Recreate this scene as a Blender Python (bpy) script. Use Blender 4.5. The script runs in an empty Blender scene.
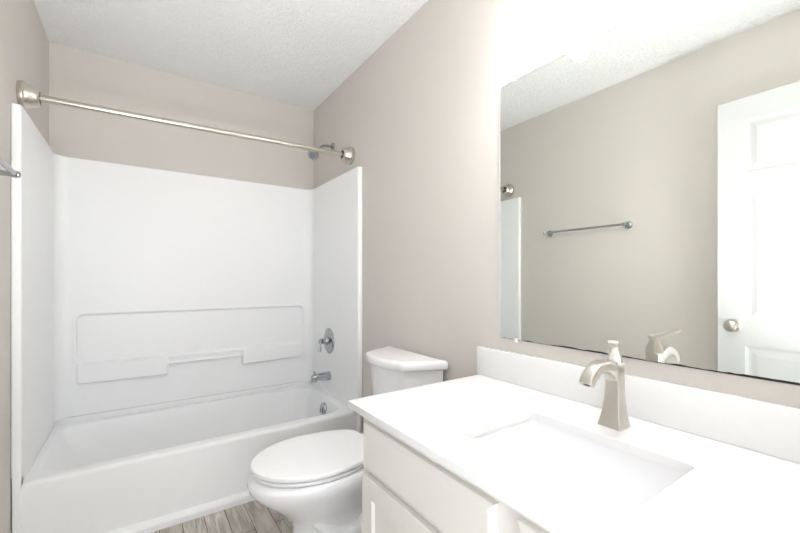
import bpy, bmesh, math, random
from mathutils import Vector, Matrix
random.seed(7)
PI = math.pi
scene = bpy.context.scene
C = scene.collection

# ------------------------------------------------------------------ camera, world, exposure
F_PX, YAW, HORIZON, CAM_Z = 382.1, 0.600, 279.1, 1.1344
cam_data = bpy.data.cameras.new('camera')
cam_data.sensor_width = 36.0
cam_data.lens = F_PX * 36.0 / 800.0
cam_data.shift_y = (HORIZON - 266.5) / 800.0
cam_data.clip_start = 0.02
cam = bpy.data.objects.new('camera', cam_data)
cam.location = (0, 0, CAM_Z)
cam.rotation_euler = (PI / 2, 0, -YAW)
C.objects.link(cam)
scene.camera = cam

world = bpy.data.worlds.new('world')
scene.world = world
world.use_nodes = True
WB = world.node_tree.nodes['Background']
WB.inputs[0].default_value = (0.95, 0.975, 1.0, 1)
WB.inputs[1].default_value = 2.1

scene.view_settings.view_transform = 'Standard'
scene.view_settings.look = 'None'
scene.view_settings.exposure = 0.62
scene.view_settings.gamma = 1.0
scene.view_settings.use_curve_mapping = False

BULB_WATT = 0.5          # each of the vanity light's bulbs
SHADE_GLOW = 18.0         # its frosted glass
FILL_WATT = 4.2        # added fill light, aimed up at the ceiling
LAMP_COLOR = (1.0, 0.985, 0.97)

# unseen fill added to lift the ceiling, standing in for a photographer's bounced flash
fl = bpy.data.lights.new('bounce_fill', 'AREA')
fl.shape = 'DISK'; fl.size = 0.35; fl.energy = FILL_WATT; fl.color = (1, 0.99, 0.98)
bounce_fill = bpy.data.objects.new('bounce_fill', fl)
bounce_fill.location = (0.02, -0.03, 0.75); fl.spread = math.radians(100)
bounce_fill.rotation_euler = (math.radians(134), 0, math.radians(-8))
C.objects.link(bounce_fill)

# ------------------------------------------------------------------ room numbers
XR, XL, YB, YN, H = 1.120, -0.407, 2.821, -0.105, 2.44
COUNTER_Z = 0.762

# ------------------------------------------------------------------ materials
def srgb(r, g, b):
    def f(c):
        c /= 255.0
        return c / 12.92 if c <= 0.04045 else ((c + 0.055) / 1.055) ** 2.4
    return (f(r), f(g), f(b), 1.0)

def mat(name, color, rough=0.5, metal=0.0, spec=0.5, coat=0.0, noise=None, bump=None, aniso=0.0):
    m = bpy.data.materials.new(name); m.use_nodes = True
    nt = m.node_tree; b = nt.nodes['Principled BSDF']
    b.inputs['Base Color'].default_value = color
    b.inputs['Roughness'].default_value = rough
    b.inputs['Metallic'].default_value = metal
    b.inputs['Specular IOR Level'].default_value = spec
    b.inputs['Coat Weight'].default_value = coat
    if aniso: b.inputs['Anisotropic'].default_value = aniso
    tc = nt.nodes.new('ShaderNodeTexCoord')
    if noise:                                   # (scale, amount): faint mottling of the colour itself
        n = nt.nodes.new('ShaderNodeTexNoise'); n.inputs['Scale'].default_value = noise[0]
        n.inputs['Detail'].default_value = 5
        nt.links.new(tc.outputs['Object'], n.inputs['Vector'])
        mx = nt.nodes.new('ShaderNodeMix'); mx.data_type = 'RGBA'
        a = noise[1]
        mx.inputs[6].default_value = (color[0] * (1 - a), color[1] * (1 - a), color[2] * (1 - a), 1)
        mx.inputs[7].default_value = (min(1, color[0] * (1 + a)), min(1, color[1] * (1 + a)), min(1, color[2] * (1 + a)), 1)
        nt.links.new(n.outputs['Fac'], mx.inputs[0]); nt.links.new(mx.outputs[2], b.inputs['Base Color'])
    if bump:                                    # (scale, strength, distance)
        n = nt.nodes.new('ShaderNodeTexNoise'); n.inputs['Scale'].default_value = bump[0]
        n.inputs['Detail'].default_value = 4
        nt.links.new(tc.outputs['Object'], n.inputs['Vector'])
        bp = nt.nodes.new('ShaderNodeBump'); bp.inputs['Strength'].default_value = bump[1]
        bp.inputs['Distance'].default_value = bump[2]
        nt.links.new(n.outputs['Fac'], bp.inputs['Height']); nt.links.new(bp.outputs['Normal'], b.inputs['Normal'])
    return m

M = {}
M['wall'] = mat('greige_wall_paint', srgb(214, 209, 203), 0.6, spec=0.25, noise=(3, 0.012), bump=(260, 0.12, 0.001))
M['trim'] = mat('white_trim_paint', srgb(240, 240, 238), 0.35)
M['door'] = mat('white_door_paint', srgb(210, 211, 211), 0.4, bump=(90, 0.05, 0.001))
M['fiberglass'] = mat('white_fiberglass', srgb(245, 246, 247), 0.36, spec=0.4)
M['porcelain'] = mat('white_porcelain', srgb(246, 246, 248), 0.12, coat=0.4)
M['seat_plastic'] = mat('white_seat_plastic', srgb(248, 248, 250), 0.28)
M['quartz'] = mat('white_quartz', srgb(240, 240, 240), 0.2, noise=(60, 0.008))
M['cabinet'] = mat('off_white_cabinet_paint', srgb(235, 232, 227), 0.42)
M['nickel'] = mat('brushed_nickel', srgb(203, 198, 191), 0.30, metal=1.0, noise=(40, 0.03))
M['satin_nickel'] = mat('satin_nickel', srgb(206, 200, 190), 0.27, metal=1.0)
M['chrome'] = mat('chrome', srgb(174, 177, 181), 0.06, metal=1.0)
M['dark'] = mat('black_gap', srgb(28, 26, 25), 0.7)
M['dark_edge'] = mat('blackened_mirror_edge', srgb(35, 35, 34), 0.6)
M['clip'] = mat('clear_plastic_clip', srgb(238, 240, 240), 0.2)
M['nozzle'] = mat('grey_nozzle_rubber', srgb(140, 142, 144), 0.4)
M['mirror'] = mat('mirror_silvering', (0.915, 0.945, 0.915, 1), 0.0, metal=1.0)
M['caulk'] = mat('grey_joint', srgb(176, 174, 170), 0.6)

def emission(name, color, strength):
    m = bpy.data.materials.new(name); m.use_nodes = True
    b = m.node_tree.nodes['Principled BSDF']
    b.inputs['Base Color'].default_value = (0.95, 0.95, 0.95, 1)
    b.inputs['Roughness'].default_value = 0.4
    b.inputs['Emission Color'].default_value = (*color, 1)
    b.inputs['Emission Strength'].default_value = strength
    return m
M['shade_glass'] = emission('lit_frosted_glass', LAMP_COLOR, SHADE_GLOW)
M['bulb'] = emission('lit_bulb', LAMP_COLOR, 25.0)

def ceiling_mat():
    m = mat('textured_ceiling_paint', srgb(246, 247, 246), 0.75, spec=0.2)
    nt = m.node_tree; b = nt.nodes['Principled BSDF']
    tc = nt.nodes.new('ShaderNodeTexCoord')
    n1 = nt.nodes.new('ShaderNodeTexNoise'); n1.inputs['Scale'].default_value = 20; n1.inputs['Detail'].default_value = 4
    n1.inputs['Distortion'].default_value = 3.2
    n2 = nt.nodes.new('ShaderNodeTexNoise'); n2.inputs['Scale'].default_value = 95; n2.inputs['Detail'].default_value = 2
    n2.inputs['Distortion'].default_value = 0.8
    for n in (n1, n2): nt.links.new(tc.outputs['Object'], n.inputs['Vector'])
    cr = nt.nodes.new('ShaderNodeValToRGB')
    cr.color_ramp.elements[0].position = 0.47; cr.color_ramp.elements[1].position = 0.57
    nt.links.new(n1.outputs['Fac'], cr.inputs['Fac'])
    ad = nt.nodes.new('ShaderNodeMath'); ad.operation = 'MULTIPLY_ADD'; ad.inputs[1].default_value = 0.35
    nt.links.new(n2.outputs['Fac'], ad.inputs[0]); nt.links.new(cr.outputs['Color'], ad.inputs[2])
    bp = nt.nodes.new('ShaderNodeBump'); bp.inputs['Strength'].default_value = 0.68; bp.inputs['Distance'].default_value = 0.005
    nt.links.new(ad.outputs[0], bp.inputs['Height']); nt.links.new(bp.outputs['Normal'], b.inputs['Normal'])
    return m
M['ceiling'] = ceiling_mat()

def floor_mat():
    m = mat('grey_wood_plank_floor', srgb(180, 176, 168), 0.45)
    nt = m.node_tree; b = nt.nodes['Principled BSDF']
    tc = nt.nodes.new('ShaderNodeTexCoord')
    mp = nt.nodes.new('ShaderNodeMapping'); mp.inputs['Rotation'].default_value = (0, 0, PI / 2)
    mp.inputs['Location'].default_value = (0.13, 0.013, 0)
    nt.links.new(tc.outputs['Object'], mp.inputs['Vector'])
    br = nt.nodes.new('ShaderNodeTexBrick'); br.offset = 0.37
    br.inputs['Scale'].default_value = 1.0; br.inputs['Brick Width'].default_value = 1.22
    br.inputs['Row Height'].default_value = 0.09; br.inputs['Mortar Size'].default_value = 0.0022
    br.inputs['Mortar Smooth'].default_value = 0.3
    br.inputs['Color1'].default_value = srgb(214, 209, 201); br.inputs['Color2'].default_value = srgb(192, 187, 178)
    br.inputs['Mortar'].default_value = srgb(128, 112, 92)
    nt.links.new(mp.outputs['Vector'], br.inputs['Vector'])
    mg = nt.nodes.new('ShaderNodeMapping'); mg.inputs['Scale'].default_value = (30, 3.0, 1)
    nt.links.new(tc.outputs['Object'], mg.inputs['Vector'])
    gn = nt.nodes.new('ShaderNodeTexNoise'); gn.inputs['Scale'].default_value = 1.6; gn.inputs['Detail'].default_value = 8
    gn.inputs['Distortion'].default_value = 1.2
    nt.links.new(mg.outputs['Vector'], gn.inputs['Vector'])
    cr = nt.nodes.new('ShaderNodeValToRGB')
    cr.color_ramp.elements[0].position = 0.34; cr.color_ramp.elements[0].color = (0.48, 0.46, 0.43, 1)
    cr.color_ramp.elements[1].position = 0.62; cr.color_ramp.elements[1].color = (1.08, 1.08, 1.08, 1)
    nt.links.new(gn.outputs['Fac'], cr.inputs['Fac'])
    mx = nt.nodes.new('ShaderNodeMix'); mx.data_type = 'RGBA'; mx.blend_type = 'MULTIPLY'; mx.inputs[0].default_value = 0.85
    nt.links.new(br.outputs['Color'], mx.inputs[6]); nt.links.new(cr.outputs['Color'], mx.inputs[7])
    nt.links.new(mx.outputs[2], b.inputs['Base Color'])
    bp = nt.nodes.new('ShaderNodeBump'); bp.inputs['Strength'].default_value = 0.5; bp.inputs['Distance'].default_value = 0.002
    bp.invert = True
    nt.links.new(br.outputs['Fac'], bp.inputs['Height']); nt.links.new(bp.outputs['Normal'], b.inputs['Normal'])
    return m
M['floor'] = floor_mat()

# ------------------------------------------------------------------ mesh helpers
def obj(name, bm, material, parent=None, smooth=True, angle=35):
    """link a bmesh (built in world space) as ONE mesh object; its origin stays where its parent puts it"""
    bmesh.ops.recalc_face_normals(bm, faces=bm.faces)
    me = bpy.data.meshes.new(name)
    bm.to_mesh(me); bm.free()
    if smooth:
        me.polygons.foreach_set('use_smooth', [True] * len(me.polygons))
        me.set_sharp_from_angle(angle=math.radians(angle))
    me.materials.append(material)
    o = bpy.data.objects.new(name, me); C.objects.link(o)
    if parent is not None:
        o.parent = parent
        root = parent
        off = Vector((0, 0, 0))
        while root is not None:
            off += root.location; root = root.parent
        me.transform(Matrix.Translation(-off))
    return o

def recenter(o, base):
    o.data.transform(Matrix.Translation(-Vector(base))); o.location = base
    return o

def tag(o, label, cat, group=None):
    o['label'] = label; o['category'] = cat
    if group: o['group'] = group
    return o

def thing(name, label, cat, loc):
    o = bpy.data.objects.new(name, None); C.objects.link(o)
    o.location = loc; o.empty_display_size = 0.1
    return tag(o, label, cat)

def structure(o):
    o['kind'] = 'structure'
    return o

def add_box(bm, lo, hi, bevel=0.0, seg=2):
    r = bmesh.ops.create_cube(bm, size=1.0)
    vs = r['verts']
    for v in vs:
        v.co = Vector([lo[i] + (v.co[i] + 0.5) * (hi[i] - lo[i]) for i in range(3)])
    if bevel > 0:
        es = list({e for v in vs for e in v.link_edges})
        bmesh.ops.bevel(bm, geom=es, offset=bevel, segments=seg, profile=0.5, affect='EDGES')
    return bm

def box(lo, hi, bevel=0.0, seg=2):
    return add_box(bmesh.new(), lo, hi, bevel, seg)

def add_loft(bm, rings, cap0=True, cap1=True):
    rv = [[bm.verts.new(p) for p in r] for r in rings]
    n = len(rv[0])
    for a, b in zip(rv, rv[1:]):
        for i in range(n):
            j = (i + 1) % n
            bm.faces.new((a[i], a[j], b[j], b[i]))
    if cap0: bm.faces.new(rv[0])
    if cap1: bm.faces.new(list(reversed(rv[-1])))
    return bm

def frame_for(axis):
    a = Vector(axis).normalized()
    u = a.orthogonal().normalized()
    return a, u, a.cross(u)

def add_lathe(bm, origin, axis, prof, n=40):
    """prof: list of (distance along the axis, radius)"""
    a, u, v = frame_for(axis); o = Vector(origin)
    rings = []
    for d, r in prof:
        r = max(r, 1e-5)
        rings.append([o + a * d + (u * math.cos(2 * PI * k / n) + v * math.sin(2 * PI * k / n)) * r for k in range(n)])
    return add_loft(bm, rings)

def add_tube(bm, pts, rad, n=16):
    pts = [Vector(p) for p in pts]
    rads = rad if isinstance(rad, (list, tuple)) else [rad] * len(pts)
    t0 = (pts[1] - pts[0]).normalized(); u = t0.orthogonal().normalized()
    rings = []
    for i, p in enumerate(pts):
        t = (pts[min(i + 1, len(pts) - 1)] - pts[max(i - 1, 0)]).normalized()
        u = (u - t * u.dot(t)).normalized(); w = t.cross(u)
        rings.append([p + (u * math.cos(2 * PI * k / n) + w * math.sin(2 * PI * k / n)) * rads[i] for k in range(n)])
    return add_loft(bm, rings)

def spline(pts, m=8):
    P = [Vector(p) for p in pts]; out = []
    for i in range(len(P) - 1):
        a, b, c, d = P[max(i - 1, 0)], P[i], P[i + 1], P[min(i + 2, len(P) - 1)]
        for k in range(m):
            t = k / m
            out.append(0.5 * ((2 * b) + (c - a) * t + (2 * a - 5 * b + 4 * c - d) * t * t + (3 * b - a - 3 * c + d) * t ** 3))
    out.append(P[-1]); return out

def rrect(x0, x1, y0, y1, r, k=6):
    """rounded rectangle outline, 4*(k+1) points"""
    out = []
    for cx, cy, a0 in ((x1 - r, y1 - r, 0), (x0 + r, y1 - r, PI / 2), (x0 + r, y0 + r, PI), (x1 - r, y0 + r, 1.5 * PI)):
        for i in range(k + 1):
            a = a0 + i / k * PI / 2
            out.append((cx + r * math.cos(a), cy + r * math.sin(a)))
    return out

def ring_z(loop, z): return [Vector((p[0], p[1], z)) for p in loop]

def add_prism(bm, loop, z0, z1, bevel=0.0, seg=2):
    """loop in XY, extruded in z, top and bottom edges rounded by inset rings"""
    if bevel <= 0: return add_loft(bm, [ring_z(loop, z0), ring_z(loop, z1)])
    c = Vector((sum(p[0] for p in loop) / len(loop), sum(p[1] for p in loop) / len(loop)))
    def inset(d):
        out = []; n = len(loop)
        for i in range(n):
            p = Vector(loop[i]); a = Vector(loop[i - 1]); b = Vector(loop[(i + 1) % n])
            t = b - a
            nrm = Vector((t.y, -t.x)).normalized()
            if nrm.dot(p - c) < 0: nrm = -nrm
            out.append(p - nrm * d)
        return out
    rings = []
    for k in range(seg + 1):
        a = k / seg * PI / 2
        rings.append(ring_z(inset(bevel * (1 - math.sin(a))), z0 + bevel * (1 - math.cos(a))))
    for k in range(seg + 1):
        a = PI / 2 - k / seg * PI / 2
        rings.append(ring_z(inset(bevel * (1 - math.sin(a))), z1 - bevel * (1 - math.cos(a))))
    return add_loft(bm, rings)

# ------------------------------------------------------------------ room shell
T = 0.10
DX0, DX1, DZ = -0.335, 0.495, 2.06      # the doorway in the near wall, behind the camera
structure(obj('floor', box((XL - T, YN - T, -0.06), (XR + T, YB + T, 0)), M['floor']))
structure(obj('ceiling', box((XL - T, YN - T, H), (XR + T, YB + T, H + 0.06)), M['ceiling']))
structure(obj('wall_left', box((XL - T, YN - T, 0), (XL, YB + T, H)), M['wall']))
structure(obj('wall_right', box((XR, YN - T, 0), (XR + T, YB + T, H)), M['wall']))
structure(obj('wall_back', box((XL, YB, 0), (XR, YB + T, H)), M['wall']))
bm = bmesh.new()
add_box(bm, (XL, YN - T, 0), (DX0, YN, H)); add_box(bm, (DX1, YN - T, 0), (XR, YN, H)); add_box(bm, (DX0, YN - T, DZ), (DX1, YN, H))
structure(obj('wall_near', bm, M['wall']))
def base_profile(y0, y1, xw, s):
    b = bmesh.new()
    prof = [(0, 0), (0.014, 0), (0.014, 0.066), (0.010, 0.074), (0.008, 0.082), (0, 0.085)]
    add_loft(b, [[Vector((xw + s * p[0], y, p[1])) for p in prof] for y in (y0, y1)])
    return b
structure(obj('baseboard_right', base_profile(1.036, 2.033, XR, -1), M['trim'], angle=20))
structure(obj('baseboard_left', base_profile(YN, 2.037, XL, 1), M['trim'], angle=20))
# doorway casing and jambs
bm = bmesh.new()
add_box(bm, (DX0 - 0.062, YN, 0), (DX0 + 0.004, YN + 0.016, DZ + 0.06), 0.004)
add_box(bm, (DX1 - 0.004, YN, 0), (DX1 + 0.062, YN + 0.016, DZ + 0.06), 0.004)
add_box(bm, (DX0 + 0.004, YN, DZ - 0.004), (DX1 - 0.004, YN + 0.016, DZ + 0.06), 0.004)
structure(obj('trim_1', bm, M['trim']))

# six-panel door, swung open against the left wall (seen in the mirror)
def door():
    x0, x1 = -0.310, -0.275
    y0, y1, z0, z1 = -0.085, 0.714, 0.012, 2.045
    w = y1 - y0
    core = box((x0 + 0.004, y0, z0), (x1 - 0.007, y1, z1))
    o = structure(obj('door_1', core, M['door']))
    st, mid = 0.112, 0.10
    rails = [(z0, z0 + 0.22), (0.80, 0.93), (1.56, 1.665), (z1 - 0.115, z1)]
    yc = (y0 + y1) / 2
    fr = bmesh.new()
    for a, b in ((y0, y0 + st), (y1 - st, y1), (yc - mid / 2, yc + mid / 2)):
        add_box(fr, (x1 - 0.0075, a, z0), (x1, b, z1), 0.0015, 1)
    for a, b in rails:
        add_box(fr, (x1 - 0.0075, y0 + 0.001, a), (x1 - 0.0001, y1 - 0.001, b), 0.0015, 1)
    obj('door_frame', fr, M['door'], o)
    for pa, pb in zip(rails, rails[1:]):
        for a, b in ((y0 + st, yc - mid / 2), (yc + mid / 2, y1 - st)):
            p = bmesh.new()
            zz0, zz1 = pa[1], pb[0]
            def R(i, x): return [Vector((x, yy, zz)) for yy, zz in ((a + i, zz0 + i), (b - i, zz0 + i), (b - i, zz1 - i), (a + i, zz1 - i))]
            add_loft(p, [R(0.0, x1 - 0.007), R(0.0, x1 - 0.001), R(0.012, x1 - 0.0055), R(0.022, x1 - 0.0055), R(0.045, x1 - 0.0012)])
            obj('door_panel', p, M['door'], o, angle=10)
    k = bmesh.new(); ky, kz = y1 - 0.066, 0.899
    add_lathe(k, (x1, ky, kz), (1, 0, 0), [(0, 0.033), (0.004, 0.033), (0.008, 0.029), (0.010, 0.013), (0.026, 0.012), (0.032, 0.02), (0.040, 0.027), (0.050, 0.029), (0.058, 0.026), (0.063, 0.018), (0.064, 0.0)], 36)
    h = obj('door_handle', k, M['nickel'], o)
    b = bmesh.new(); add_lathe(b, (x1 + 0.0635, ky, kz), (1, 0, 0), [(0, 0.010), (0.003, 0.010), (0.004, 0.007), (0.004, 0)], 20)
    obj('lock_button', b, M['nickel'], h)
    for z in (0.22, 1.03, 1.84):
        hb = bmesh.new(); add_lathe(hb, (x0 + 0.012, y0 - 0.006, z - 0.045), (0, 0, 1), [(0, 0.006), (0.09, 0.006)], 14)
        obj('hinge', hb, M['nickel'], o)
door()

# ------------------------------------------------------------------ bathtub
TX0, TX1, TY0, TY1 = XL + 0.003, XR - 0.003, 2.065, YB - 0.004
RIM = 0.333
def bathtub():
    t = thing('bathtub', 'long white alcove bathtub with plain apron along the back wall', 'bathtub', ((TX0 + TX1) / 2, TY0, 0))
    bm = bmesh.new(); K = 8
    def outer(i, z, r): return ring_z(rrect(TX0 + i, TX1 - i, TY0 + i, TY1 - i, max(r, 0.003), K), z)
    rings = [outer(0.004, 0.001, 0.006), outer(0.001, RIM - 0.022, 0.006)]
    for k in range(1, 6):
        a = k / 5 * PI / 2
        rings.append(outer(0.001 + 0.020 * (1 - math.cos(a)), RIM - 0.022 + 0.022 * math.sin(a), 0.006))
    ix0, ix1, iy0, iy1 = TX0 + 0.055, TX1 - 0.075, TY0 + 0.062, TY1 - 0.072
    def inner(z, l, r, f, b, rad): return ring_z(rrect(ix0 + l, ix1 - r, iy0 + f, iy1 - b, rad, K), z)
    rings += [inner(RIM, -0.004, -0.004, -0.006, -0.004, 0.10), inner(RIM - 0.003, 0.003, 0.003, 0.002, 0.003, 0.10), inner(RIM - 0.014, 0.010, 0.008, 0.009, 0.008, 0.10),
              inner(RIM - 0.05, 0.032, 0.016, 0.014, 0.014, 0.10), inner(0.20, 0.085, 0.030, 0.024, 0.026, 0.10), inner(0.11, 0.150, 0.045, 0.034, 0.040, 0.10),
              inner(0.075, 0.185, 0.062, 0.05, 0.058, 0.10), inner(0.057, 0.225, 0.095, 0.085, 0.09, 0.09), inner(0.052, 0.27, 0.14, 0.12, 0.12, 0.06)]
    add_loft(bm, rings, cap0=True, cap1=True)
    # raised back and end flanges the wall panels sit on
    z1 = 0.3655
    add_box(bm, (TX0, TY1 - 0.030, RIM - 0.01), (TX1, TY1, z1), 0.004)
    for a, b, yf in ((TX0, TX0 + 0.027, TY0 - 0.007), (TX1 - 0.027, TX1, TY0 - 0.027)):
        add_box(bm, (a, yf + 0.0005, RIM - 0.02), (b, TY1, z1), 0.004)
        add_box(bm, (a, yf, 0.002), (b, TY0 + 0.03, z1 - 0.001), 0.006)
    obj('tub_shell', bm, M['fiberglass'], t, angle=40)
    bm = bmesh.new()
    prof = [(0.004, 0.0), (-0.026, 0.0), (-0.027, 0.026), (-0.022, 0.034), (0.004, 0.043)]
    add_loft(bm, [[Vector((x, TY0 + p[0], p[1] + 0.0005)) for p in prof] for x in (TX0 + 0.026, TX1 - 0.026)])
    obj('apron_skirt', bm, M['fiberglass'], t, angle=30)
    bm = bmesh.new()
    ax = Vector((-1, 0, 0.14)).normalized()
    o = Vector((ix1 - 0.022, 2.395, 0.268))
    add_lathe(bm, o, ax, [(-0.006, 0.041), (0.004, 0.041), (0.010, 0.038), (0.012, 0.030), (0.012, 0.0)], 36)
    p = obj('overflow_plate', bm, M['chrome'], t)
    bm = bmesh.new()
    a, u, v = frame_for(ax)
    add_tube(bm, [o + ax * 0.012 + Vector((0, 0, 0.004)), o + ax * 0.022 + Vector((0, 0, 0.0)), o + ax * 0.026 + Vector((0, 0, -0.022))], [0.006, 0.006, 0.005], 12)
    obj('trip_lever', bm, M['chrome'], p)
    bm = bmesh.new(); add_lathe(bm, (ix1 - 0.22, 2.44, 0.050), (0, 0, 1), [(0, 0.034), (0.004, 0.034), (0.005, 0.028), (0.003, 0.012), (0.003, 0)], 30)
    obj('drain', bm, M['chrome'], t)
bathtub()

# ------------------------------------------------------------------ moulded tub surround
SZ0, SZ1 = 0.3675, 1.812
PT, FR = 0.030, 0.055           # panel thickness, corner radius
def surround():
    t = thing('tub_surround', 'glossy white moulded tub surround with recessed panel above bathtub', 'tub surround', ((XL + XR) / 2, YB, SZ0))
    for s, xw in ((1, XL + 0.001), (-1, XR - 0.001)):
        SF = 2.058 if s == 1 else 2.036
        yb = YB - 0.001
        inn = xw + s * PT
        loop = [(xw, SF + 0.004), (xw + s * 0.004, SF)]
        for k in range(7):
            a = k / 6 * PI / 2
            loop.append((inn - s * 0.012 + s * 0.012 * math.sin(a), SF + 0.012 - 0.012 * math.cos(a)))
        cy = yb - PT - FR
        for k in range(11):
            a = k / 10 * PI / 2
            loop.append((inn + s * FR - s * FR * math.cos(a), cy + FR * math.sin(a)))
        loop += [(inn + s * FR + s * 0.0, yb), (xw, yb)]
        bm = bmesh.new()
        add_loft(bm, [ring_z(loop, SZ0 - 0.0014), ring_z(loop, SZ1 - 0.006), ring_z(loop, SZ1)])
        e = obj('end_panel', bm, M['fiberglass'], t, angle=30)
    # back panel: a smooth moulded sheet with a recessed field
    x0, x1 = XL + 0.001 + PT + FR, XR - 0.001 - PT - FR
    yf = YB - 0.001 - PT
    nx, nz = 230, 240
    rx0, rx1, rz0, rz1 = -0.288, 1.022, 0.655, 0.932
    def sdf(x, z, r=0.035):
        cx, cz = (rx0 + rx1) / 2, (rz0 + rz1) / 2
        qx = abs(x - cx) - (rx1 - rx0) / 2 + r; qz = abs(z - cz) - (rz1 - rz0) / 2 + r
        return math.hypot(max(qx, 0), max(qz, 0)) + min(max(qx, qz), 0) - r
    def smooth(a, b, v):
        v = min(1, max(0, (v - a) / (b - a))); return v * v * (3 - 2 * v)
    # grid lines bunched where the recess edges are
    def lines(a, b, marks, step):
        vals = set()
        n = int((b - a) / step)
        for i in range(n + 1): vals.add(round(a + (b - a) * i / n, 5))
        for m_ in marks:
            for k in range(-12, 21): 
                q = round(m_ + k * 0.0022, 5)
                if a < q < b: vals.add(q)
            for k in range(-20, 21):
                q = round(m_ + k * 0.0022, 5)
                if a < q < b: vals.add(q)
        out = sorted(vals); res = [out[0]]
        for q in out[1:]:
            if q - res[-1] > 0.0009: res.append(q)
        res[-1] = b
        return res
    gx = lines(x0, x1, (rx0, rx1), 0.03); gz = lines(SZ0, SZ1, (rz0, rz1), 0.03)
    bm = bmesh.new(); grid = []
    for z in gz:
        row = []
        for x in gx:
            d = sdf(x, z)
            y = yf + 0.016 * smooth(0.010, -0.004, d) if d < 0.010 else yf
            y = yf + 0.016 * (1 - smooth(-0.008, 0.004, d)) - 0.0025 * math.exp(-((d - 0.009) / 0.006) ** 2)
            row.append(bm.verts.new((x, y, z)))
        grid.append(row)
    for a, b in zip(grid, grid[1:]):
        for i in range(len(a) - 1): bm.faces.new((a[i], a[i + 1], b[i + 1], b[i]))
    # thickness behind the sheet
    rim_loop = grid[0][:] + [r[-1] for r in grid[1:]] + grid[-1][-2::-1] + [r[0] for r in grid[-2:0:-1]]
    back = [bm.verts.new((v.co.x, YB - 0.001, v.co.z)) for v in rim_loop]
    n = len(rim_loop)
    for i in range(n):
        j = (i + 1) % n
        bm.faces.new((rim_loop[i], rim_loop[j], back[j], back[i]))
    bm.faces.new(back)
    obj('back_panel', bm, M['fiberglass'], t, angle=50)
    # two moulded soap ledges standing proud of the panel
    def ledge(xa, xb, za, zb, taper):
        b = bmesh.new()
        d = 0.040
        front = [(xa, za), (xb, za), (xb, zb), (xa, zb)]
        def loop(i, y):
            r = 0.012
            pts = rrect(xa + i, xb - i, za + i + (0.030 if y > yf - 0.002 else 0) * 0, zb - i, max(r - i, 0.003), 5)
            return [Vector((p[0], y, p[1])) for p in pts]
        rg = [loop(-0.004, yf + 0.015), loop(0.0, yf - 0.002), loop(0.0, yf - d + 0.010)]
        for k in range(1, 6):
            a = k / 5 * PI / 2
            rg.append(loop(0.010 * (1 - math.cos(a)), yf - d + 0.010 - 0.010 * math.sin(a)))
        add_loft(b, rg)
        for v in b.verts:
            # the outer end sinks back into the panel
            f = (v.co.x - xa) / (xb - xa) if taper == 'left' else (xb - v.co.x) / (xb - xa)
            f = min(1, max(0, f))
            g = 0.35 + 0.65 * smooth(0.0, 0.55, f)
            if v.co.y < yf: v.co.y = yf + (v.co.y - yf) * g
        obj('soap_ledge', b, M['fiberglass'], t, angle=40)
    ledge(-0.285, 0.152, 0.545, 0.652, 'left')
    ledge(0.585, 1.020, 0.555, 0.655, 'right')
    bm = bmesh.new(); add_tube(bm, [(0.140, yf - 0.018, 0.612), (0.600, yf - 0.018, 0.618)], 0.010, 18)
    obj('grab_bar', bm, M['fiberglass'], t)
    # thin grey caulk joint between tub and panels
    bm = bmesh.new()
    add_box(bm, (XL + PT + 0.001, yf + 0.0005, SZ0 - 0.0018), (XR - PT - 0.001, YB - 0.006, SZ0 - 0.0002))
    obj('caulk_joint', bm, M['caulk'], t, smooth=False)
surround()

# ------------------------------------------------------------------ shower fittings (right end of the tub)
XP = XR - 0.0018 - PT        # face of the right end panel
def shower_head():
    y, z = 2.465, 2.056
    t = thing('showerhead', 'small chrome shower head on bent arm high on right wall', 'shower head', (XR, y, z))
    bm = bmesh.new(); add_lathe(bm, (XR - 0.0005, y, z), (-1, 0, 0), [(0, 0.030), (0.004, 0.030), (0.010, 0.022), (0.013, 0.012), (0.013, 0)], 32)
    obj('flange', bm, M['chrome'], t)
    bm = bmesh.new()
    path = spline([(XR - 0.006, y, z), (XR - 0.05, y, z - 0.002), (XR - 0.085, y, z - 0.012), (XR - 0.118, y, z - 0.045)], 8)
    add_tube(bm, path, 0.0085, 18); obj('arm', bm, M['chrome'], t)
    ax = Vector((-0.60, -0.42, -0.68)).normalized()
    o = Vector((XR - 0.112, y, z - 0.038))
    bm = bmesh.new(); add_lathe(bm, o, ax, [(-0.004, 0.010), (0.010, 0.014), (0.022, 0.015), (0.026, 0.011), (0.032, 0.011), (0.040, 0.017), (0.058, 0.030), (0.072, 0.037), (0.082, 0.038), (0.086, 0.036), (0.086, 0.0)], 40)
    h = obj('head', bm, M['chrome'], t)
    bm = bmesh.new(); a, u, v = frame_for(ax)
    add_lathe(bm, o, ax, [(0.0855, 0.024), (0.088, 0.023), (0.0885, 0.0)], 36)
    for rr, n in ((0.010, 6), (0.0155, 10), (0.0205, 14)):
        for k in range(n):
            q = o + ax * 0.0880 + (u * math.cos(2 * PI * k / n) + v * math.sin(2 * PI * k / n)) * rr
            add_lathe(bm, q, ax, [(0, 0.0016), (0.003, 0.0010)], 6)
    obj('spray_face', bm, M['nozzle'], h)
shower_head()

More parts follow.
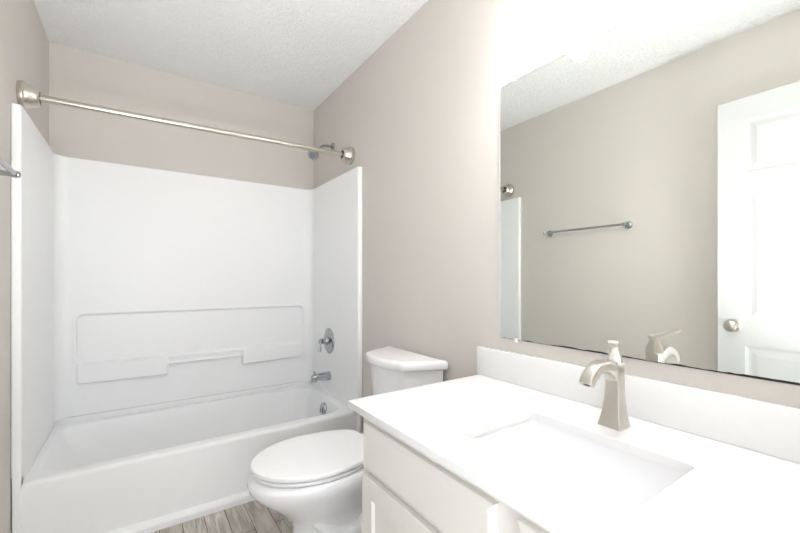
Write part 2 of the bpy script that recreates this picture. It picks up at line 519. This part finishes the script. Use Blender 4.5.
def valve():
    y, z = 2.462, 0.708
    t = thing('shower_valve', 'round chrome shower valve with curved lever above the tub spout', 'valve', (XP, y, z))
    bm = bmesh.new(); add_lathe(bm, (XP, y, z), (-1, 0, 0), [(0, 0.088), (0.003, 0.088), (0.007, 0.080), (0.012, 0.055), (0.014, 0.030), (0.014, 0)], 48)
    obj('escutcheon', bm, M['chrome'], t)
    bm = bmesh.new(); add_lathe(bm, (XP - 0.012, y, z), (-1, 0, 0), [(0, 0.028), (0.020, 0.024), (0.024, 0.020), (0.050, 0.019), (0.060, 0.014), (0.062, 0)], 32)
    obj('hub', bm, M['chrome'], t)
    bm = bmesh.new()
    pth = spline([(XP - 0.050, y, z + 0.006), (XP - 0.062, y - 0.014, z + 0.009), (XP - 0.076, y - 0.026, z - 0.006), (XP - 0.079, y - 0.032, z - 0.035), (XP - 0.086, y - 0.036, z - 0.066)], 6)
    n = len(pth)
    add_tube(bm, pth, [0.013 - 0.005 * math.sin(PI * min(1, i / (n - 1) * 1.0)) for i in range(n - 1)] + [0.006], 16)
    obj('lever_handle', bm, M['chrome'], t)
valve()

def spout():
    y, z = 2.455, 0.468
    t = thing('tub_spout', 'short chrome tub spout with diverter knob on right end panel', 'tub spout', (XP, y, z))
    bm = bmesh.new()
    def ring(x, zc, a, b): return [Vector((x, y + a * math.cos(2 * PI * k / 24), zc + b * math.sin(2 * PI * k / 24))) for k in range(24)]
    add_loft(bm, [ring(XP, z - 0.002, 0.031, 0.031), ring(XP - 0.012, z - 0.002, 0.030, 0.030), ring(XP - 0.05, z, 0.027, 0.026), ring(XP - 0.095, z + 0.003, 0.024, 0.021), ring(XP - 0.118, z + 0.004, 0.022, 0.018), ring(XP - 0.128, z + 0.003, 0.016, 0.013)])
    add_tube(bm, [(XP - 0.108, y, z + 0.004), (XP - 0.111, y, z - 0.028)], [0.020, 0.018], 20)
    obj('spout_body', bm, M['chrome'], t)
    bm = bmesh.new(); add_lathe(bm, (XP - 0.108, y, z + 0.018), (0, 0, 1), [(0, 0.005), (0.010, 0.004), (0.013, 0.008), (0.021, 0.008), (0.023, 0.005), (0.023, 0)], 18)
    obj('diverter_knob', bm, M['chrome'], t)
spout()

# ------------------------------------------------------------------ curtain rod
def curtain_rod():
    y, z0, z1 = 2.187, 1.897, 1.919
    t = thing('curtain_rod', 'satin nickel shower curtain rod spanning the bathtub alcove', 'curtain rod', (XL, y, z0))
    bm = bmesh.new(); add_tube(bm, [(XL + 0.040, y, z0), (XR - 0.040, y, z1)], 0.0150, 24)
    obj('rod', bm, M['satin_nickel'], t)
    prof = [(0, 0.054), (0.010, 0.056), (0.017, 0.055), (0.020, 0.051), (0.023, 0.048), (0.040, 0.043), (0.054, 0.038), (0.062, 0.033), (0.065, 0.029), (0.064, 0.0215), (0.040, 0.020), (0.040, 0.0)]
    for xw, s, z in ((XL + 0.0005, 1, z0), (XR - 0.0005, -1, z1)):
        bm = bmesh.new(); add_lathe(bm, (xw, y, z), (s, 0, 0), prof, 48)
        f = obj('flange', bm, M['satin_nickel'], t)
        for k in range(3):
            bm = bmesh.new(); a = 0.6 + k * 2 * PI / 3
            add_lathe(bm, (xw + s * 0.0592, y + 0.0255 * math.cos(a), z + 0.0255 * math.sin(a)), (s, 0, 0), [(0, 0.0055), (0.0056, 0.0055), (0.0058, 0)], 14)
            obj('screw_hole', bm, M['dark'], f)
curtain_rod()

# ------------------------------------------------------------------ towel bar on the left wall (near end seen direct, all of it in the mirror)
def towel_bar():
    z, ya, yb, off = 1.487, 1.213, 1.790, 0.066
    t = thing('towel_bar', 'slim chrome towel bar mounted on the left wall', 'towel bar', (XL, (ya + yb) / 2, z))
    bm = bmesh.new(); add_tube(bm, [(XL + off, ya - 0.008, z), (XL + off, yb + 0.008, z)], 0.0075, 18)
    obj('bar', bm, M['chrome'], t)
    for y in (ya, yb):
        bm = bmesh.new(); add_lathe(bm, (XL + 0.0005, y, z), (1, 0, 0), [(0, 0.025), (0.006, 0.025), (0.010, 0.021), (0.013, 0.011), (0.045, 0.0085), (0.056, 0.011), (0.066, 0.0125), (0.074, 0.011), (0.078, 0.006), (0.078, 0)], 28)
        obj('post', bm, M['chrome'], t)
towel_bar()

# ------------------------------------------------------------------ toilet
TYC = 1.478
def toilet():
    t = thing('toilet', 'white two-piece toilet with closed lid between bathtub and vanity', 'toilet', (XR - 0.37, TYC, 0))
    def P(X, Yv, Z): return Vector((XR - X, TYC + Yv, Z))
    NP = 64
    def egg(back, tip, wide, hw, hb, e=2.0, rb=2.6):
        """outline from the straight-ish back to the round tip; wide = X of widest point, hw half width, hb half width at back"""
        pts = []
        for k in range(NP):
            a = 2 * PI * k / NP
            c, s = math.cos(a), math.sin(a)
            if c >= 0:
                X = wide + (tip - wide) * abs(c) ** (2 / e)
                Yv = hw * math.copysign(abs(s) ** (2 / e), s)
            else:
                X = wide - (wide - back) * abs(c) ** (2 / rb)
                f = abs(c) ** (2 / rb)
                Yv = (hw - (hw - hb) * f ** 1.6) * math.copysign(abs(s) ** (2 / (rb + 2.5)), s)
            pts.append((X, Yv))
        return pts
    def ring(o, z): return [P(p[0], p[1], z) for p in o]
    bm = bmesh.new()
    secs = [  # z, back, tip, wide, hw, hb
        (0.000, 0.10, 0.637, 0.42, 0.118, 0.105), (0.015, 0.10, 0.639, 0.42, 0.119, 0.105), (0.04, 0.105, 0.630, 0.42, 0.112, 0.100),
        (0.10, 0.11, 0.618, 0.42, 0.104, 0.095), (0.16, 0.11, 0.618, 0.43, 0.104, 0.095), (0.195, 0.11, 0.632, 0.44, 0.112, 0.098),
        (0.225, 0.10, 0.664, 0.45, 0.128, 0.105), (0.255, 0.09, 0.692, 0.46, 0.146, 0.115), (0.288, 0.08, 0.733, 0.47, 0.163, 0.125),
        (0.318, 0.06, 0.764, 0.48, 0.178, 0.14), (0.342, 0.05, 0.782, 0.49, 0.187, 0.15), (0.362, 0.045, 0.787, 0.50, 0.190, 0.155), (0.376, 0.045, 0.784, 0.50, 0.188, 0.155),
        (0.387, 0.045, 0.775, 0.50, 0.182, 0.155), (0.390, 0.05, 0.765, 0.50, 0.174, 0.15)]
    add_loft(bm, [ring(egg(b, tp, w, hw, hb), z) for z, b, tp, w, hw, hb in secs])
    # trapway bulging from each flank
    for s in (1, -1):
        pth = spline([P(0.56, s * 0.070, 0.20), P(0.46, s * 0.090, 0.13), P(0.38, s * 0.098, 0.12), P(0.31, s * 0.098, 0.19), P(0.25, s * 0.092, 0.245), P(0.19, s * 0.086, 0.20), P(0.16, s * 0.082, 0.08)], 6)
        add_tube(bm, pth, [0.020 + 0.024 * min(1, i / 10) for i in range(len(pth))], 18)
    # foot flange
    add_loft(bm, [ring(egg(0.14, 0.600, 0.40, 0.128, 0.118), z) for z in (0.0, 0.022)])
    bowl = obj('bowl', bm, M['porcelain'], t, angle=50)
    for s in (1, -1):
        bm = bmesh.new(); add_lathe(bm, P(0.31, s * 0.118, 0.020), (0, 0, 1), [(0, 0.016), (0.010, 0.015), (0.018, 0.010), (0.020, 0)], 20)
        obj('bolt_cap', bm, M['porcelain'], bowl)
    # seat ring
    def slab(o, z0, z1, r, dome=0.0):
        n = 4; rg = []
        def ins(d):
            out = []
            for i in range(NP):
                p = Vector(o[i]); tg = Vector(o[(i + 1) % NP]) - Vector(o[i - 1]); nm = Vector((tg.y, -tg.x)).normalized()
                out.append(p - nm * d)
            return out
        for k in range(n + 1):
            a = k / n * PI / 2; rg.append(ring(ins(r * (1 - math.sin(a))), z0 + r * (1 - math.cos(a))))
        for k in range(n + 1):
            a = PI / 2 - k / n * PI / 2; rg.append(ring(ins(r * (1 - math.sin(a))), z1 - r * (1 - math.cos(a))))
        if dome:
            c = Vector((0.53, 0))
            for f in (0.8, 0.55, 0.3, 0.1):
                rg.append(ring([tuple(c + (Vector(q) - c) * f) for q in ins(r)], z1 + dome * (1 - f * f)))
        return add_loft(bmesh.new(), rg)
    obj('seat', slab(egg(0.30, 0.768, 0.52, 0.184, 0.145), 0.3945, 0.4080, 0.005), M['seat_plastic'], t, angle=50)
    obj('seat_lid', slab(egg(0.285, 0.775, 0.52, 0.192, 0.140, 2.0, 5.0), 0.4138, 0.4325, 0.0055, 0.003), M['seat_plastic'], t, angle=50)
    for s in (1, -1): 
        bm = bmesh.new(); add_lathe(bm, P(0.262, s * 0.075, 0.400), (0, 1, 0), [(-0.024, 0.0), (-0.024, 0.010), (-0.022, 0.012), (0.022, 0.012), (0.024, 0.010), (0.024, 0)], 20)
        add_lathe(bm, P(0.262, s * 0.075, 0.386), (0, 0, 1), [(0, 0.015), (0.012, 0.012)], 20)
        obj('seat_hinge', bm, M['seat_plastic'], t)
    # tank: bowed front, tapering down
    def tank_ring(z, x0, front, bow, hw, hwf, r=0.022):
        """plan of the tank: wide at the wall, sides raking in to a narrower, slightly bowed front"""
        V = [(x0, hw, 0.008), (x0, -hw, 0.008), (front, -hwf, r)]
        for k in range(1, 10):
            f = -1 + 2 * k / 10
            V.append((front + bow * (1 - f * f), f * (hwf - 0.02), 0))
        V.append((front, hwf, r))
        out = []; n = len(V)
        for i, (x, y, rr) in enumerate(V):
            p = Vector((x, y))
            if rr == 0: out.append(p); continue
            q0 = Vector(V[i - 1][:2]); q1 = Vector(V[(i + 1) % n][:2])
            if i == 2: q1 = Vector((front, hwf))
            if i == n - 1: q0 = Vector((front, -hwf))
            a, b = (q0 - p).normalized(), (q1 - p).normalized()
            for k in range(7):
                t = k / 6
                out.append((p + a * rr) * (1 - t) ** 2 + p * 2 * t * (1 - t) + (p + b * rr) * t ** 2)
        return [P(p[0], p[1], z) for p in out]
    bm = bmesh.new()
    add_loft(bm, [tank_ring(0.3905, 0.030, 0.152, 0.016, 0.170, 0.112), tank_ring(0.402, 0.022, 0.160, 0.018, 0.178, 0.118), tank_ring(0.56, 0.020, 0.182, 0.022, 0.196, 0.130), tank_ring(0.7405, 0.018, 0.198, 0.026, 0.209, 0.138)])
    obj('tank', bm, M['porcelain'], t, angle=45)
    bm = bmesh.new()
    def lid_ring(i, z): return tank_ring(z + 0.008, 0.012 + i, 0.214 - i, 0.030, 0.233 - i, 0.158 - i * 0.8, 0.028)
    rg = [lid_ring(0.012, 0.733), lid_ring(0.004, 0.735), lid_ring(0.0, 0.741), lid_ring(0.0, 0.757)]
    for k in range(1, 6):
        a = k / 5 * PI / 2; rg.append(lid_ring(0.016 * (1 - math.cos(a)), 0.758 + 0.016 * math.sin(a)))
    rg += [lid_ring(0.022, 0.7750)]
    add_loft(bm, rg); obj('tank_lid', bm, M['porcelain'], t, angle=50)
toilet()

# ------------------------------------------------------------------ vanity cabinet
VX, VY0, VY1, VTOP = 0.570, YN + 0.002, 1.028, 0.740
def vanity():
    t = thing('vanity_cabinet', 'off-white vanity cabinet with drawer fronts over shaker doors', 'vanity cabinet', ((VX + XR) / 2, (VY0 + VY1) / 2, 0))
    bm = bmesh.new()
    add_box(bm, (VX + 0.07, VY0, 0.0005), (XR - 0.002, VY1, 0.10))
    # carcass: sides, bottom, back, face frame (open inside so the basin hangs free)
    add_box(bm, (VX, VY0, 0.10), (XR - 0.002, VY0 + 0.016, VTOP)); add_box(bm, (VX, VY1 - 0.016, 0.10), (XR - 0.002, VY1, VTOP))
    add_box(bm, (VX, VY0, 0.10), (XR - 0.002, VY1, 0.116)); add_box(bm, (XR - 0.010, VY0, 0.10), (XR - 0.002, VY1, VTOP))
    obj('carcass', bm, M['cabinet'], t, smooth=False)
    bm = bmesh.new(); yc = (VY0 + VY1) / 2 + 0.008
    add_box(bm, (VX - 0.0005, VY0, VTOP - 0.045), (VX + 0.019, VY1, VTOP), 0.001, 1)
    add_box(bm, (VX - 0.0005, VY0, 0.10), (VX + 0.019, VY1, 0.14), 0.001, 1)
    add_box(bm, (VX - 0.0005, VY0, 0.545), (VX + 0.019, VY1, 0.585), 0.001, 1)
    for a, b in ((VY0, VY0 + 0.04), (yc - 0.04, yc + 0.04), (VY1 - 0.04, VY1)):
        add_box(bm, (VX, a, 0.10), (VX + 0.0185, b, VTOP), 0.001, 1)
    obj('face_frame', bm, M['cabinet'], t, smooth=False)
    for a, b in ((VY0 + 0.028, yc - 0.027), (yc + 0.027, VY1 - 0.022)):
        # slab drawer front with an eased edge
        p = bmesh.new(); z0, z1 = 0.572, 0.706
        def R(i, x): return [Vector((x, yy, zz)) for yy, zz in ((a + i, z0 + i), (b - i, z0 + i), (b - i, z1 - i), (a + i, z1 - i))]
        add_loft(p, [R(0.0, VX - 0.001), R(0.0, VX - 0.013), R(0.002, VX - 0.015), R(0.010, VX - 0.0185), R(0.012, VX - 0.019)])
        obj('drawer_front', p, M['cabinet'], t, angle=10)
        z0, z1 = 0.120, 0.556; q = 0.056
        p = bmesh.new()
        def R2(i, x): return [Vector((x, yy, zz)) for yy, zz in ((a + i, z0 + i), (b - i, z0 + i), (b - i, z1 - i), (a + i, z1 - i))]
        add_loft(p, [R2(0, VX - 0.001), R2(0, VX - 0.018), R2(0.0015, VX - 0.0195), R2(q, VX - 0.0195), R2(q + 0.006, VX - 0.011)], True, True)
        d = obj('door', p, M['cabinet'], t, angle=10)
vanity()

# ------------------------------------------------------------------ countertop with sink cut-out, backsplash
CX0, CY0, CY1, CT = 0.530, YN + 0.002, 1.058, 0.021
HX0, HX1, HY0, HY1 = 0.641, 0.919, 0.295, 0.682
def countertop():
    bm = bmesh.new()
    hole = rrect(HX0, HX1, HY0, HY1, 0.018, 6)
    def outline(i): return rrect(CX0 + i, XR - 0.001 - i * 0, CY0, CY1 - i, 0.003, 2)
    # top and bottom rings triangulated around the hole, then stitched
    def level(z, out, inn):
        ov = [bm.verts.new((p[0], p[1], z)) for p in out]; iv = [bm.verts.new((p[0], p[1], z)) for p in inn]
        es = [bm.edges.new((l[i], l[(i + 1) % len(l)])) for l in (ov, iv) for i in range(len(l))]
        bmesh.ops.triangle_fill(bm, edges=es, use_beauty=True, use_dissolve=False)
        return ov, iv
    z1, z0 = COUNTER_Z, COUNTER_Z - CT
    o1, i1 = level(z1, outline(0.0015), rrect(HX0 - 0.0015, HX1 + 0.0015, HY0 - 0.0015, HY1 + 0.0015, 0.0195, 6))
    o0, i0 = level(z0, outline(0.0), hole)
    om = [bm.verts.new((p[0], p[1], z1 - 0.0015)) for p in outline(0)]
    im = [bm.verts.new((p[0], p[1], z1 - 0.0015)) for p in hole]
    for l in ((o1, om, o0), (i1, im, i0)):
        for a, b in zip(l, l[1:]):
            for k in range(len(a)):
                j = (k + 1) % len(a); bm.faces.new((a[k], a[j], b[j], b[k]))
    o = obj('countertop', bm, M['quartz'], angle=30)
    recenter(o, ((CX0 + XR) / 2, (CY0 + CY1) / 2, z0))
    tag(o, 'thin white quartz vanity countertop with rectangular sink cut-out', 'countertop')
    b = obj('backsplash', box((XR - 0.0215, CY0, COUNTER_Z + 0.0005), (XR - 0.0005, CY1 + 0.012, 0.870), 0.0018, 2), M['quartz'])
    recenter(b, (XR - 0.011, (CY0 + CY1) / 2, COUNTER_Z))
    tag(b, 'low white quartz backsplash strip standing on countertop under mirror', 'backsplash')
countertop()

def sink():
    zt = COUNTER_Z - CT - 0.0006
    t = thing('sink', 'rectangular white undermount sink with sloping sides set in countertop', 'sink', ((HX0 + HX1) / 2, (HY0 + HY1) / 2, 0.60))
    bm = bmesh.new(); K = 8
    L = lambda x0, x1, y0, y1, r, z: ring_z(rrect(x0, x1, y0, y1, r, K), z)
    e = 0.006
    inner = [L(HX0 - e, HX1 + e, HY0 - e, HY1 + e, 0.024, zt), L(HX0 - e + 0.002, HX1 + e - 0.001, HY0 - e + 0.004, HY1 + e - 0.004, 0.026, zt - 0.010),
             L(HX0 + 0.010, HX1 - 0.018, HY0 + 0.045, HY1 - 0.045, 0.030, 0.665), L(HX0 + 0.018, HX1 - 0.030, HY0 + 0.066, HY1 - 0.066, 0.030, 0.632),
             L(HX0 + 0.028, HX1 - 0.040, HY0 + 0.080, HY1 - 0.080, 0.028, 0.621), L(HX0 + 0.050, HX1 - 0.062, HY0 + 0.110, HY1 - 0.110, 0.020, 0.617)]
    outer = [L(HX0 - 0.022, HX1 + 0.022, HY0 - 0.022, HY1 + 0.022, 0.03, zt), L(HX0 - 0.022, HX1 + 0.022, HY0 - 0.022, HY1 + 0.022, 0.03, zt - 0.012),
             L(HX0 - 0.010, HX1 + 0.004, HY0 + 0.020, HY1 - 0.020, 0.03, 0.66), L(HX0 + 0.015, HX1 - 0.028, HY0 + 0.060, HY1 - 0.060, 0.03, 0.612), L(HX0 + 0.04, HX1 - 0.05, HY0 + 0.1, HY1 - 0.1, 0.03, 0.606)]
    add_loft(bm, list(reversed(outer)) + inner)
    obj('basin', bm, M['porcelain'], t, angle=50)
    bm = bmesh.new(); add_lathe(bm, ((HX0 + HX1) / 2 + 0.0, (HY0 + HY1) / 2, 0.6165), (0, 0, 1), [(0, 0.026), (0.003, 0.026), (0.0045, 0.022), (0.002, 0.018), (0.002, 0.010), (0.006, 0.010), (0.007, 0.0)], 30)
    obj('drain', bm, M['nickel'], t)
sink()

# ------------------------------------------------------------------ faucet
def faucet():
    bx, by, z0 = 0.996, 0.495, COUNTER_Z + 0.0006
    t = thing('faucet', 'brushed nickel single-hole faucet with arched spout behind the sink', 'faucet', (bx, by, z0))
    def sec(c, tang, a, b, r):
        """rounded rectangle across the path; a half size along the path's side (y), b half size in the bending plane"""
        tg = Vector(tang).normalized(); yv = Vector((0, 1, 0)); n = tg.cross(yv).normalized()
        return [Vector(c) + yv * p[0] + n * p[1] for p in rrect(-a, a, -b, b, min(r, a * 0.95, b * 0.95), 4)]
    col = [(0.0, 0.002, 0.0285, 0.0265), (0.004, 0.002, 0.0285, 0.0265), (0.022, 0.003, 0.0245, 0.0230), (0.045, 0.005, 0.0210, 0.0200), (0.072, 0.0065, 0.0185, 0.0180), (0.100, 0.007, 0.0172, 0.0170), (0.130, 0.007, 0.0168, 0.0168), (0.158, 0.007, 0.0168, 0.0168), (0.1605, 0.007, 0.0155, 0.0155)]
    obj('column', add_loft(bmesh.new(), [[Vector((bx + x + q[0], by + q[1], z0 + z)) for q in rrect(-b, b, -a, a, 0.003, 4)] for z, x, a, b in col]), M['nickel'], t, angle=28)
    bm = bmesh.new()
    P = [  # x, z, half width y, half depth, corner radius
        (0.009, 0.080, 0.0160, 0.0100, 0.004), (0.008, 0.100, 0.0160, 0.0120, 0.004), (0.004, 0.120, 0.0162, 0.0145, 0.005), (-0.006, 0.137, 0.0165, 0.0165, 0.006),
        (-0.022, 0.1475, 0.0167, 0.0155, 0.006), (-0.046, 0.158, 0.0166, 0.0140, 0.006), (-0.072, 0.159, 0.0166, 0.0130, 0.006), (-0.096, 0.151, 0.0166, 0.0122, 0.006), (-0.115, 0.136, 0.0165, 0.0116, 0.006), (-0.124, 0.122, 0.0165, 0.0112, 0.006)]
    rg = []
    for i, (x, z, a, b, r) in enumerate(P):
        p0 = P[max(i - 1, 0)]; p1 = P[min(i + 1, len(P) - 1)]
        tg = Vector((p1[0] - p0[0], 0, p1[1] - p0[1]))
        rg.append(sec((bx + x, by, z0 + z), tg, a, b, r))
    add_loft(bm, rg)
    sp = obj('spout', bm, M['nickel'], t, angle=28)
    bm = bmesh.new(); e = P[-1]
    add_lathe(bm, (bx - 0.1236, by, z0 + 0.1228), (-0.54, 0, -0.84), [(0, 0.0080), (0.0012, 0.008), (0.0012, 0)], 20)
    obj('aerator', bm, M['dark'], sp)
    # handle: flared hub and a flat lever that points back towards the doorway
    bm = bmesh.new(); c = Vector((bx + 0.007, by, z0 + 0.1605))
    R = Matrix.Rotation(math.radians(24), 3, 'Z')
    def hs(z, a, b, r=0.004): return [c + R @ Vector((q[0], q[1], z)) for q in rrect(-a, a, -b, b, r, 4)]
    add_loft(bm, [hs(0.0005, 0.0165, 0.0165), hs(0.004, 0.0168, 0.0168), hs(0.016, 0.0150, 0.0150), hs(0.028, 0.0105, 0.0105), hs(0.037, 0.0092, 0.0092), hs(0.043, 0.011, 0.011), hs(0.047, 0.012, 0.011)])
    h = obj('handle', bm, M['nickel'], t, angle=35)
    bm = bmesh.new()
    def ls(d, z, w, th): return [c + R @ Vector((-d, q[0], z + q[1])) for q in rrect(-w, w, -th, th, th * 0.9, 3)]
    add_loft(bm, [ls(-0.015, 0.045, 0.008, 0.004), ls(-0.008, 0.046, 0.0115, 0.0060), ls(0.010, 0.0475, 0.0115, 0.0055), ls(0.035, 0.052, 0.0095, 0.0042), ls(0.058, 0.057, 0.0105, 0.0042), ls(0.074, 0.061, 0.0125, 0.0045), ls(0.079, 0.062, 0.0115, 0.0034)])
    obj('lever', bm, M['nickel'], h, angle=40)
faucet()

# ------------------------------------------------------------------ mirror
MY0, MY1, MZ0, MZ1 = 0.008, 0.967, 0.9165, 1.851
def mirror():
    t = thing('mirror', 'large frameless wall mirror with blackened edges above the countertop', 'mirror', (XR, (MY0 + MY1) / 2, MZ0))
    def plate(i, x0, x1, r):
        b = bmesh.new(); lp = rrect(MY0 + i, MY1 - i, MZ0 + i, MZ1 - i, r, 6)
        add_loft(b, [[Vector((x, p[0], p[1])) for p in lp] for x in (x0, x1)])
        return b
    obj('backing', plate(0.0, XR - 0.0035, XR - 0.0005, 0.010), M['dark_edge'], t, smooth=False)
    # silvered glass; its edge is eaten away irregularly along the bottom, top and left
    rnd = random.Random(11)
    b = bmesh.new(); lp = []
    base = rrect(MY0, MY1, MZ0, MZ1, 0.010, 6)
    n = len(base)
    for i in range(n):
        p, q = Vector(base[i]), Vector(base[(i + 1) % n]); L = (q - p).length
        m = max(1, int(L / 0.012))
        for k in range(m): lp.append(p + (q - p) * k / m)
    cen = Vector(((MY0 + MY1) / 2, (MZ0 + MZ1) / 2)); w = 0.0014; out = []
    for p in lp:
        w = min(0.0034, max(0.0006, w + rnd.uniform(-0.0011, 0.0011)))
        d = w
        if abs(p.y - MZ0) < 1e-4: d = w * 1.7
        elif abs(p.y - MZ1) < 1e-4: d = w * 1.3
        elif abs(p.x - MY1) < 1e-4: d = 0.0012
        dirv = Vector((0, 0))
        if p.x > MY1 - 0.02: dirv.x = -1
        if p.x < MY0 + 0.02: dirv.x = 1
        if p.y > MZ1 - 0.02: dirv.y = -1
        if p.y < MZ0 + 0.02: dirv.y = 1
        if dirv.length > 0: dirv.normalize()
        out.append(p + dirv * d)
    add_loft(b, [[Vector((x, p.x, p.y)) for p in out] for x in (XR - 0.0036, XR - 0.0055)])
    obj('mirror_glass', b, M['mirror'], t, smooth=False)
    obj('glass_edge', box((XR - 0.0055, MY1 + 0.0001, MZ0 + 0.012), (XR - 0.0006, MY1 + 0.0030, MZ1 - 0.012), 0.001, 1), M['clip'], t)
    for y, z, s in ((0.893, MZ0, -1), (0.900, MZ1, 1), (0.10, MZ0, -1), (0.10, MZ1, 1)):
        cb = bmesh.new()
        zs = sorted((z - s * 0.006, z + s * 0.008))
        add_box(cb, (XR - 0.0085, y - 0.006, zs[0]), (XR - 0.0058, y + 0.006, zs[1]), 0.001, 1)
        zs = sorted((z + s * 0.001, z + s * 0.008))
        add_box(cb, (XR - 0.0070, y - 0.006, zs[0]), (XR - 0.0004, y + 0.006, zs[1]), 0.001, 1)
        obj('mirror_clip', cb, M['clip'], t)
mirror()

# ------------------------------------------------------------------ vanity light above the mirror
def vanity_light():
    yc, zb = 0.517, 2.115
    t = thing('vanity_light', 'glowing three-shade vanity light on right wall above mirror', 'light', (XR, yc, zb))
    obj('backplate', box((XR - 0.022, yc - 0.30, zb - 0.045), (XR - 0.0005, yc + 0.30, zb + 0.045), 0.006, 3), M['nickel'], t)
    for y in (yc + 0.203, yc, yc - 0.203):
        bm = bmesh.new(); add_tube(bm, spline([(XR - 0.018, y, zb), (XR - 0.075, y, zb + 0.012), (XR - 0.112, y, zb - 0.006), (XR - 0.12, y, zb - 0.05)], 6), 0.009, 14)
        add_lathe(bm, (XR - 0.12, y, zb - 0.076), (0, 0, 1), [(0, 0.030), (0.03, 0.028), (0.042, 0.016), (0.046, 0)], 28)
        obj('arm', bm, M['nickel'], t)
        bm = bmesh.new(); o = (XR - 0.12, y, 1.918)
        pr = [(0.0, 0.046), (0.004, 0.054), (0.012, 0.060), (0.026, 0.0645), (0.045, 0.064), (0.07, 0.057), (0.095, 0.045), (0.115, 0.034), (0.125, 0.030)]
        add_lathe(bm, o, (0, 0, 1), pr + [(d, r - 0.004) for d, r in reversed(pr)], 40)
        # open the bottom: drop the flat faces across the ends
        for f in [f for f in bm.faces if len(f.verts) > 4]: bm.faces.remove(f)
        a = [v for v in bm.verts]
        n = 40; r0 = a[:n]; r1 = a[-n:]
        for k in range(n): bm.faces.new((r0[k], r0[(k + 1) % n], r1[(k + 1) % n], r1[k]))
        s = obj('shade', bm, M['shade_glass'], t)
        bm = bmesh.new(); add_lathe(bm, (XR - 0.12, y, 1.932), (0, 0, 1), [(0, 0.001), (0.006, 0.016), (0.018, 0.026), (0.03, 0.029), (0.045, 0.026), (0.065, 0.016), (0.09, 0.013), (0.10, 0.0)], 28)
        obj('bulb', bm, M['bulb'], t)
        l = bpy.data.lights.new('bulb_light', 'POINT'); l.energy = BULB_WATT; l.shadow_soft_size = 0.03; l.color = LAMP_COLOR
        lo = bpy.data.objects.new('bulb_light', l); C.objects.link(lo); lo.parent = t
        lo.location = Vector((XR - 0.12, y, 1.900)) - Vector(t.location)
vanity_light()
